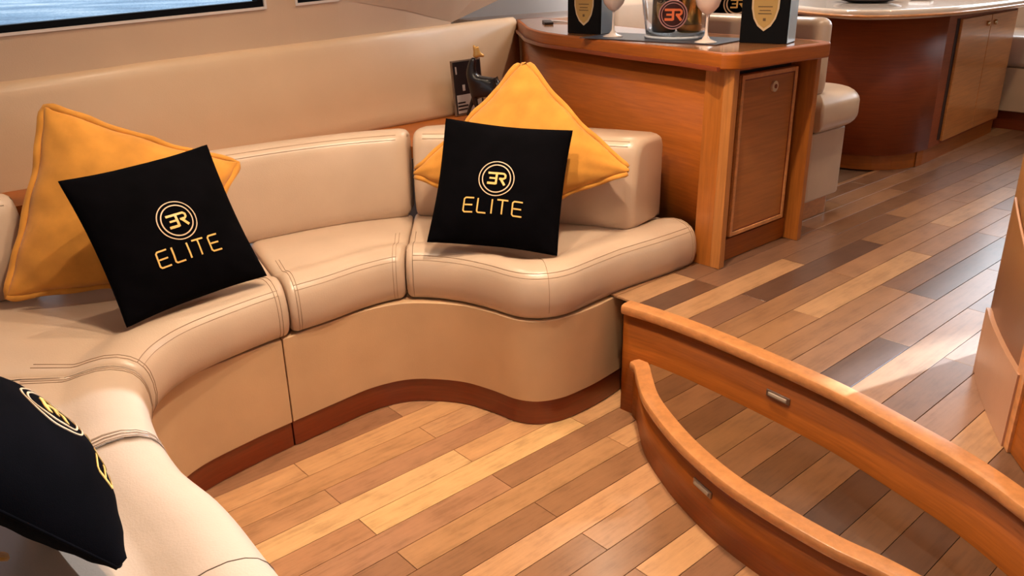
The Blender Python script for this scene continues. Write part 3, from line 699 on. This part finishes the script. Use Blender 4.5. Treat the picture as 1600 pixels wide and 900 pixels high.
def gift_box(p0, p1, depth, h, label):
    a = np.array(p0); b = np.array(p1); t = (b - a); W_ = np.linalg.norm(t); t /= W_; n = np.array([t[1], -t[0]])  # n points outwards (towards the viewer)
    if n @ (-(a + b) / 2) < 0: n = -n
    r = thing('gift_box', (*((a + b) / 2), ZO), label, 'box', 'black champagne gift boxes')
    bk = -n * depth
    prism('carton', [tuple(a), tuple(b), tuple(b + bk), tuple(a + bk)], ZO, ZO + h, BLK_GLOSS, r, .0015)
    e = t * .002
    prism('side_panel', [tuple(b + e * .2 + bk * .03), tuple(b + e + bk * .03), tuple(b + e + bk * .97), tuple(b + e * .2 + bk * .97)], ZO + .003, ZO + h - .003, SIDE_REFL, r)['label'] = 'side of the black box with the window reflection painted pale blue'
    c = (a + b) / 2; sc_ = W_ * .58
    shield(0, 0, lambda x, y, d: (c[0] + t[0] * x * sc_ + n[0] * (d + .0003), c[1] + t[1] * x * sc_ + n[1] * (d + .0003), ZO + h * .0 + zc_ + y * sc_ * 1.08), r)
zc_ = .092
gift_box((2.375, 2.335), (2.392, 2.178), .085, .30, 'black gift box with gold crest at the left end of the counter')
zc_ = .098
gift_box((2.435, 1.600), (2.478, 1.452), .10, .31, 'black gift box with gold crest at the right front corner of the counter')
PINKG = plain('frosted white acrylic', (.80, .66, .58), .25, 0, .3)
def glass(c, label):
    r = thing('champagne_glass', (*c, ZO), label, 'glass', 'white stemmed glasses')
    z = ZO
    lathe('foot_and_stem', [(0.0, 0), (.036, 0), (.037, .0015), (.030, .005), (.014, .011), (.006, .022), (.0042, .04), (.004, .075), (.005, .088)], (*c, z), PINKG, r, 28)
    lathe('bowl', [(.004, .086), (.018, .094), (.034, .112), (.044, .14), (.047, .17), (.044, .21), (.040, .235), (.0385, .235), (.042, .21), (.045, .17), (.042, .141), (.032, .115), (.016, .097), (0, .09)], (*c, z), PINKG, r, 28)
mtz = box('serving_mat', (2.275, 1.62, ZO), (2.52, 2.16, ZO + .003), plain('dark slate mat', (.045, .045, .06), .35), None, .001, math.radians(8)); tag(mtz, 'dark slate grey mat lying under the ice bucket and glasses', 'mat')
ZO2 = ZO + .0032
_z = ZO; ZO = ZO2
glass((2.335, 2.065), 'white stemmed glass beside the left gift box')
glass((2.345, 1.668), 'white stemmed glass between the ice bucket and the right gift box')
bc = (2.44, 1.865)
bk_ = thing('ice_bucket', (*bc, ZO), 'clear ice bucket with a round emblem holding champagne bottles', 'bucket')
CLEAR = plain('clear acrylic', (.93, .97, 1), .03, 0, 0, **{'Transmission Weight': 1.0, 'IOR': 1.45})
lathe('bucket_shell', [(0, 0), (.096, 0), (.102, .004), (.108, .03), (.122, .12), (.138, .23), (.140, .24), (.136, .24), (.132, .225), (.117, .12), (.103, .03), (.097, .010), (0, .009)], (*bc, ZO), CLEAR, bk_, 48)
lathe('bucket_foot_highlight', [(.1035, 0), (.108, 0), (.110, .006), (.1075, .010), (.1045, .008)], (*bc, ZO), plain('painted bucket foot highlight', (.62, .63, .68), .25), bk_, 48)  # pale ring added to paint the white highlights at the bucket bottom
lathe('bucket_rim_highlight', [(.136, .236), (.143, .236), (.144, .246), (.137, .248)], (*bc, ZO), plain('painted bucket rim highlight', (.62, .63, .68), .25), bk_, 48)  # pale ring added to paint the bright lines on the bucket edge
dv = Vector((-bc[0], -bc[1], 0)).normalized(); tv = Vector((-dv.y, dv.x, 0))
if tv.dot(Vector((1, -1, 0))) < 0: tv = -tv
def emb(x, y, lf, off=.002, R=.0475, zc=.083):
    zz = zc + y * R; rad = float(np.interp(zz, [.03, .12, .23], [.108, .122, .138])) + off + lf * .0012
    xx = x * R - .012; d_ = math.sqrt(max(1e-6, rad * rad - xx * xx))
    return (bc[0] + dv.x * d_ + tv.x * xx, bc[1] + dv.y * d_ + tv.y * xx, ZO + zz)
v = [emb(0, 0, 0, .0005)] + [emb(math.cos(t) * k, math.sin(t) * k, 0, .0005) for k in (.33, .66, 1.0) for t in np.linspace(0, 2 * math.pi, 40, endpoint=False)]
f = [[0, 1 + j, 1 + (j + 1) % 40] for j in range(40)] + [[1 + r0 * 40 + j, 1 + r0 * 40 + (j + 1) % 40, 41 + r0 * 40 + (j + 1) % 40, 41 + r0 * 40 + j] for r0 in (0, 1) for j in range(40)]
em = mesh('emblem_disc', v, f, plain('dark maroon emblem', (.035, .004, .006), .35), bk_)
stroke_mesh('emblem_ring', [(circle(.97), .08), (circle(.80), .06)], lambda x, y, lf: emb(x, y, lf), plain('rose silver ring', (.45, .22, .22), .4), em, .12)
stroke_mesh('emblem_letters', [([(a * 1.05, b * 1.0) for a, b in p_], w_ * 1.25) for p_, w_ in strokes_er()], lambda x, y, lf: emb(x * 1.12, y * 1.1, lf, .0022), plain('orange emblem letters', (.75, .17, .06), .4), em)
def bottle(c, m, label, r=.042, lab=None):
    b = thing('champagne_bottle', (*c, ZO + .011), label, 'bottle', 'champagne bottles in the bucket')
    z = ZO + .0115
    lathe('glass_body', [(0, .0), (r * .8, 0), (r, .006), (r, .15), (r * .9, .18), (r * .55, .215), (r * .36, .25), (r * .34, .29), (r * .4, .292), (r * .4, .31), (0, .31)], (*c, z), m, b, 32)
    return b, z
DG = plain('dark green bottle glass', (.01, .016, .012), .12, 0, .5)
GF = plain('gold foil bottle', (.75, .42, .12), .22, .9)
b1, z = bottle((bc[0] - .0 + tv.x * -.043, bc[1] + tv.y * -.043), DG, 'dark champagne bottle with a gold crest inside the clear bucket')
cb = Vector((bc[0] + tv.x * -.043, bc[1] + tv.y * -.043, 0))
def onb(x, y, d):
    xx = x * .055; rr = .0425 + d; dd = math.sqrt(rr * rr - xx * xx); return (cb.x + dv.x * dd + tv.x * xx, cb.y + dv.y * dd + tv.y * xx, z + .075 + y * .062)
shield(0, 0, onb, b1)
b2, z = bottle((bc[0] + tv.x * .046, bc[1] + tv.y * .046), GF, 'gold foiled champagne bottle inside the clear bucket')
lathe('base_band', [(.0425, .012), (.0432, .013), (.0432, .032), (.0425, .033)], (bc[0] + tv.x * .046, bc[1] + tv.y * .046, z), plain('amber band', (.75, .25, .03), .2, .5), b2)
ZO = _z
# cable and remote behind the left box
cb_ = thing('phone_charger', (2.72, 2.83, ZO), 'small black and white cable plug lying behind the left gift box', 'charger')
box('plug', (2.62, 2.76, ZO), (2.78, 2.80, ZO + .010), plain('black plug', (.02, .015, .015), .4), cb_, .002, math.radians(50))
tube('cable', [(2.75, 2.82, ZO + .004), (2.77, 2.74, ZO + .004), (2.74, 2.64, ZO + .004), (2.70, 2.56, ZO + .004)], .0035, plain('white cable', (.8, .78, .76), .4), cb_)

# figurine and framed picture on the ledge
ZL = .6985
fr_ = thing('framed_picture', (2.18, 2.74, ZL), 'small black and white framed photograph leaning on the padded wall', 'picture')
def onpic(x, z_, d):   # x along the frame, z up the frame, d out of it
    a = Vector((2.125, 2.745, ZL)); tx = Vector((.93, .12, 0)).normalized(); up_ = Vector((.0, .10, .99)).normalized(); nn = tx.cross(up_)
    if nn.y > 0: nn = -nn
    return a + tx * x + up_ * z_ + nn * d
def picslab(nm, x0, x1, z0, z1, d0, d1, m, par=fr_):
    v = [onpic(x, z_, d) for d in (d0, d1) for x, z_ in ((x0, z0), (x1, z0), (x1, z1), (x0, z1))]
    return mesh(nm, v, [[0, 1, 2, 3], [4, 5, 6, 7], [0, 1, 5, 4], [1, 2, 6, 5], [2, 3, 7, 6], [3, 0, 4, 7]], m, par)
PB = plain('photo black', (.012, .01, .012), .3); PWh = plain('photo grey white', (.45, .38, .34), .3)
picslab('backing', 0, .175, .002, .225, 0, .008, plain('frame edge', (.20, .13, .09), .4))
picslab('photo', .006, .169, .008, .219, .008, .010, PB)
picslab('photo_print', .012, .160, .010, .085, .010, .0106, PWh)
for a, b, c_, d in ((.014, .07, .022, .029), (.014, .075, .036, .043), (.014, .06, .050, .056), (.016, .024, .17, .2), (.05, .065, .10, .125)): picslab('photo_print', a, b, c_, d, .0106, .0111, PB if d < .06 else PWh)
# horse-like figurine, one continuous skinned body
def skin(name, verts, edges, radii, m, parent, root=0, lv=2):
    me = bpy.data.meshes.new(name); me.from_pydata(verts, edges, []); o = link(name, me, m, parent)
    md = o.modifiers.new('skin', 'SKIN'); md.use_smooth_shade = True
    for i, r in enumerate(radii): me.skin_vertices[0].data[i].radius = (r, r) if np.isscalar(r) else r
    for i in range(len(verts)): me.skin_vertices[0].data[i].use_root = (i == root)
    s = o.modifiers.new('sub', 'SUBSURF'); s.levels = lv; s.render_levels = lv
    return o
fg = thing('animal_figurine', (2.10, 2.60, ZL), 'small dark figurine of an animal with its gilded head raised, in front of the picture', 'figurine')
ax = Vector((.62, -.78, 0)).normalized(); f0 = Vector((2.115, 2.60, ZL))
def FP(x, z_, s=0): p_ = f0 + ax * x + Vector((ax.y, -ax.x, 0)) * s; return (p_.x, p_.y, ZL + z_)
vv = [FP(.105, .145), FP(.065, .135), FP(.025, .14), FP(-.005, .165), FP(-.012, .20), FP(-.005, .232), FP(.005, .252),
      FP(.115, .10, .012), FP(.10, .055, .012), FP(.115, .012, .012), FP(.115, .10, -.012), FP(.10, .055, -.012), FP(.115, .012, -.012),
      FP(.0, .10, .011), FP(.012, .055, .011), FP(-.005, .012, .011), FP(.0, .10, -.011), FP(-.02, .06, -.011), FP(-.035, .02, -.011), FP(.135, .12), FP(.15, .085)]
ee = [(0, 1), (1, 2), (2, 3), (3, 4), (4, 5), (5, 6), (0, 7), (7, 8), (8, 9), (0, 10), (10, 11), (11, 12), (2, 13), (13, 14), (14, 15), (2, 16), (16, 17), (17, 18), (0, 19), (19, 20)]
rr = [.040, .034, .038, .030, .022, .016, .012, .020, .009, .006, .016, .009, .006, .014, .008, .006, .014, .008, .006, .007, .004]
skin('body', vv, ee, rr, plain('black bronze', (.008, .005, .006), .32, 0, .1), fg, 1)
hv = [FP(.005, .250), FP(.016, .272), FP(.002, .30), FP(.028, .262), FP(.045, .257), FP(.020, .295)]
skin('head', hv, [(0, 1), (1, 2), (1, 3), (3, 4), (1, 5)], [.010, .013, .004, .009, .005, .004], plain('gilded head', (.62, .34, .10), .3, .6), fg, 1)
box('plinth', (2.07, 2.55, ZL), (2.25, 2.62, ZL + .010), PB, fg, .002, math.radians(-51.5), (2.14, 2.585))

# ------------------------------------------------------------------ dining area
def soft_slab(name, x0, y0, x1, y1, z0, z1, r, e, m, parent, corners=(1, 1, 1, 1), n=10):
    lv = [(e * (1 - math.sin(t)), z0 + e * .8 * (1 - math.cos(t))) for t in np.linspace(0, math.pi / 2, 7)]
    lv += [(e * (1 - math.cos(t)), z1 - e * .8 * (1 - math.sin(t))) for t in np.linspace(0.12, math.pi / 2, 7)]
    V_ = []; F_ = []; q_ = None
    for ins, z in lv:
        P_ = []
        for (cx, cy, a0), c_ in zip(((x0 + ins, y0 + ins, 180), (x1 - ins, y0 + ins, 270), (x1 - ins, y1 - ins, 0), (x0 + ins, y1 - ins, 90)), corners):
            rr_ = max(.004, (r if c_ else .012) - ins * .9); sx = 1 if a0 in (180, 90) else -1; sy = 1 if a0 in (180, 270) else -1
            for k in range(n + 1):
                t = math.radians(a0 + 90 * k / n); P_.append((cx + sx * rr_ + rr_ * math.cos(t), cy + sy * rr_ + rr_ * math.sin(t), z))
        q_ = len(P_); V_ += P_
    for i in range(len(lv) - 1):
        for j in range(q_): F_.append([i * q_ + j, i * q_ + (j + 1) % q_, (i + 1) * q_ + (j + 1) % q_, (i + 1) * q_ + j])
    F_ += [list(range(q_))[::-1], [(len(lv) - 1) * q_ + j for j in range(q_)]]
    return mesh(name, V_, F_, m, parent, True)
s2 = thing('dining_settee', (2.95, 1.7, .355), 'cream leather dining settee end behind the bar cabinet, on a wooden plinth', 'sofa')
def rrect(x0, y0, x1, y1, r, corners=(1, 1, 1, 1), n=6):
    out = []
    for (cx, cy, a0), c_ in zip(((x0, y0, 180), (x1, y0, 270), (x1, y1, 0), (x0, y1, 90)), corners):
        q_ = r if c_ else .002; sx = 1 if cx == x0 else -1; sy = 1 if cy == y0 else -1
        for k in range(n + 1):
            t = math.radians(a0 + 90 * k / n); out.append((cx + sx * q_ + q_ * math.cos(t), cy + sy * q_ + q_ * math.sin(t)))
    return out
prism('plinth', rrect(2.77, 1.52, 3.03, 2.68, .03), .3555, .435, WOOD_L, s2)
bevel(prism('base', rrect(2.77, 1.495, 3.07, 2.68, .045), .433, .695, LEATHER, s2), .008, 3)
soft_slab('seat_cushion', 2.77, 1.45, 3.165, 2.68, .695, .838, .17, .065, LEATHER, s2, (0, 1, 1, 0), 12)
soft_slab('backrest', 2.775, 1.495, 2.88, 2.19, .825, 1.10, .05, .04, LEATHER, s2)
soft_slab('seat_cushion', 3.4, 2.70, 5.1, 3.0, .695, .835, .05, .05, LEATHER, s2)
soft_slab('backrest', 3.4, 3.0, 5.1, 3.10, .82, 1.10, .04, .04, LEATHER, s2)
prism('base', rrect(3.42, 2.72, 5.1, 3.06, .03), .3555, .695, LEATHER, s2)
s3 = thing('dining_settee', (5.4, 1.4, .355), 'far cream leather settee at the right edge beyond the dining table', 'sofa')
prism('plinth', rrect(5.26, .4, 5.9, 2.68, .02), .3555, .46, WOOD_D, s3)
bevel(prism('base', rrect(5.22, .4, 5.9, 2.68, .03), .46, .70, LEATHER_SIDE, s3), .006, 2)
soft_slab('seat_cushion', 5.20, .4, 5.9, 2.68, .70, .87, .06, .05, LEATHER, s3)
bevel(prism('backrest', rrect(5.9, .4, 6.05, 2.9, .03), .6, 1.22, LEATHER, s3), .03, 5, 50)
tb = thing('dining_table', (4.4, 2.0, .355), 'dining table with pale glossy top on a curved cherry wood cabinet base', 'table')
ped = spline([(3.75, 2.5), (3.70, 2.2), (3.695, 1.95), (3.72, 1.78), (3.80, 1.66), (3.93, 1.60), (4.08, 1.585)], 40)
pb = [tuple(p) for p in ped] + [(5.13, 1.65), (5.13, 2.5)]
o = prism('pedestal', pb, .43, 1.045, wood('shaded cherry wood', (.25, .044, .005), rough=.5, coat=.0), tb)  # dark red colour holds the shade on the rounded left side
for p in o.data.polygons: p.use_smooth = len(p.vertices) == 4 and abs(p.normal.z) < .3 and p.area < .05
pl = [(x + (.03 if x < 4 else -.03), y + .006) for x, y in pb]
prism('plinth', pl, .3555, .43, WOOD, tb)
def slanted(nm, x0, x1, z0, z1, d0, d1, m, par, bv=.003):
    fy = lambda x: 1.585 + (x - 4.08) * (.065 / 1.05)
    return prism(nm, [(x0, fy(x0) - d1), (x1, fy(x1) - d1), (x1, fy(x1) - d0), (x0, fy(x0) - d0)], z0, z1, m, par, bv)
slanted('groove', 4.185, 4.225, .455, 1.02, -.01, .0015, GAP, tb, 0)
slanted('groove', 5.085, 5.10, .455, 1.02, -.01, .0015, GAP, tb, 0)
DL = wood('table door veneer', (.52, .185, .045), (2, 2, 40), .28)
for a, b, kx in ((4.225, 4.652, 4.60), (4.658, 5.085, 4.71)):
    d = slanted('door', a, b, .445, 1.015, 0, .014, DL, tb)
    k = lathe('knob', [(0, 0), (.011, 0), (.013, .004), (.012, .010), (0, .012)], (0, 0, 0), BRASS, d, 16)
    k.matrix_world = Matrix.Translation((kx, 1.585 + (kx - 4.08) * .062 - .014, .975)) @ Matrix.Rotation(math.radians(90), 4, 'X')
tt = spline([(3.84, 2.33), (3.64, 2.09), (3.47, 1.77), (3.56, 1.60), (3.87, 1.50), (4.47, 1.48), (4.98, 1.52), (5.35, 1.70), (5.42, 2.1), (5.2, 2.55), (4.6, 2.75), (4.1, 2.6)], 90, True)[:-1]
TT = plain('pale glossy tabletop', (.66, .52, .42), .12, 0, .5)
o = prism('tabletop', [tuple(p) for p in tt], 1.048, 1.088, TT, tb, .014, 4)
c_ = tt.mean(axis=0); tube('edge_band', [(*(c_ + (p - c_) * 1.004), 1.062) for p in tt], .006, WOOD_L, tb, 6, True)
ZT2 = 1.0885
pt = thing('plate', (4.05, 1.95, ZT2), 'dark dinner plate at the near end of the dining table', 'plate')
lathe('dish', [(0, .003), (.09, .003), (.10, .006), (.155, .018), (.158, .021), (.154, .022), (.10, .010), (0, .008)], (4.08, 1.98, ZT2 - .002), plain('dark plate glaze', (.10, .08, .08), .2), pt, 40)
nk = box('napkin', (4.30, 1.80, ZT2), (4.45, 1.90, ZT2 + .02), plain('white napkin', (.8, .78, .76), .8), None, .008, .3); tag(nk, 'folded white napkin beside the plate on the dining table', 'napkin')
# black logo pillow far behind the counter
p6, s6_, w6 = pillow('throw_pillow', [(3.0, 2.24, 1.29), (3.18, 1.92, 1.29), (3.14, 1.90, .96), (2.96, 2.22, .96)], .05, BLACK, 'black pillow with a gold ring emblem on the dining settee, behind the counter', .05, seed=19)
stroke_mesh('ring_emblem', [(circle(1.0), .09), (circle(.78), .10)], lambda x, y, lf: s6_(.16 + x * .30, -.05 + y * .30, 1, .001 + lf * .001), GOLD_PINK, p6, .12)
stroke_mesh('letters', strokes_er(), lambda x, y, lf: s6_(.16 + x * .30, -.05 + y * .30, 1, .001 + lf * .001), GOLD, p6)

# ------------------------------------------------------------------ helm console at the right edge
hc = thing('helm_console', (2.1, .4, .355), 'tall tan leather console with wooden side at the right edge of the platform', 'console')
cp = spline([(2.75, .30), (2.45, .52), (2.2, .585), (2.06, .590), (2.0, .568), (1.93, .535), (1.82, .475), (1.71, .408)], 50)
cpoly = [tuple(p) for p in cp] + [(1.75, .36), (2.6, .1)]
HT = leather('console tan leather', (.34, .15, .045), .4); HS = leather('console salmon leather', (.50, .26, .15), .4)
i0 = int(np.argmin(np.linalg.norm(cp - np.array([2.0, .568]), axis=1)))
o = prism('upholstered_body', cpoly, .3555, 1.25, HT, hc)
for p in o.data.polygons: p.use_smooth = len(p.vertices) == 4 and abs(p.normal.z) < .3 and p.area < .2
sd = [tuple(p) for p in cp[i0 - 1:]]; sdo = [(x - .006, y + .009) for x, y in sd]
prism('side_panel', sdo + sd[::-1], .3555, .52, HS, hc)
prism('wood_panel', [(1.708, .409), (1.685, .392), (1.612, .335), (1.56, .25), (1.56, -.1), (2.4, -.1), (2.4, .2), (1.75, .36)], .3555, 1.25, WOOD, hc, .003)
prism('edge_strip', [(1.722, .424), (1.686, .400), (1.690, .394), (1.73, .418)], .3555, 1.25, WOOD_L, hc, .001)
pp = []
for k in range(14):
    t = k / 13; i_ = min(48.9, i0 + 1 + t * 19); a_ = cp[int(i_)] * (1 - i_ % 1) + cp[min(49, int(i_) + 1)] * (i_ % 1)
    pp.append((a_[0] - .004, a_[1] + .006, .80 - .14 * t - .03 * t * t))
tube('stitched_piping', pp, .003, HS, hc)

# ------------------------------------------------------------------ hidden mustard pillow in the near corner
p7, s7_, w7 = pillow('throw_pillow', [(-.20, 1.06, .80), (-.23, 1.36, .82), (.02, 1.44, .51), (.085, 1.205, .51)], .05, YELLOW, 'mustard pillow mostly hidden behind the black foreground pillow, at the left edge', .05, .06, seed=23)
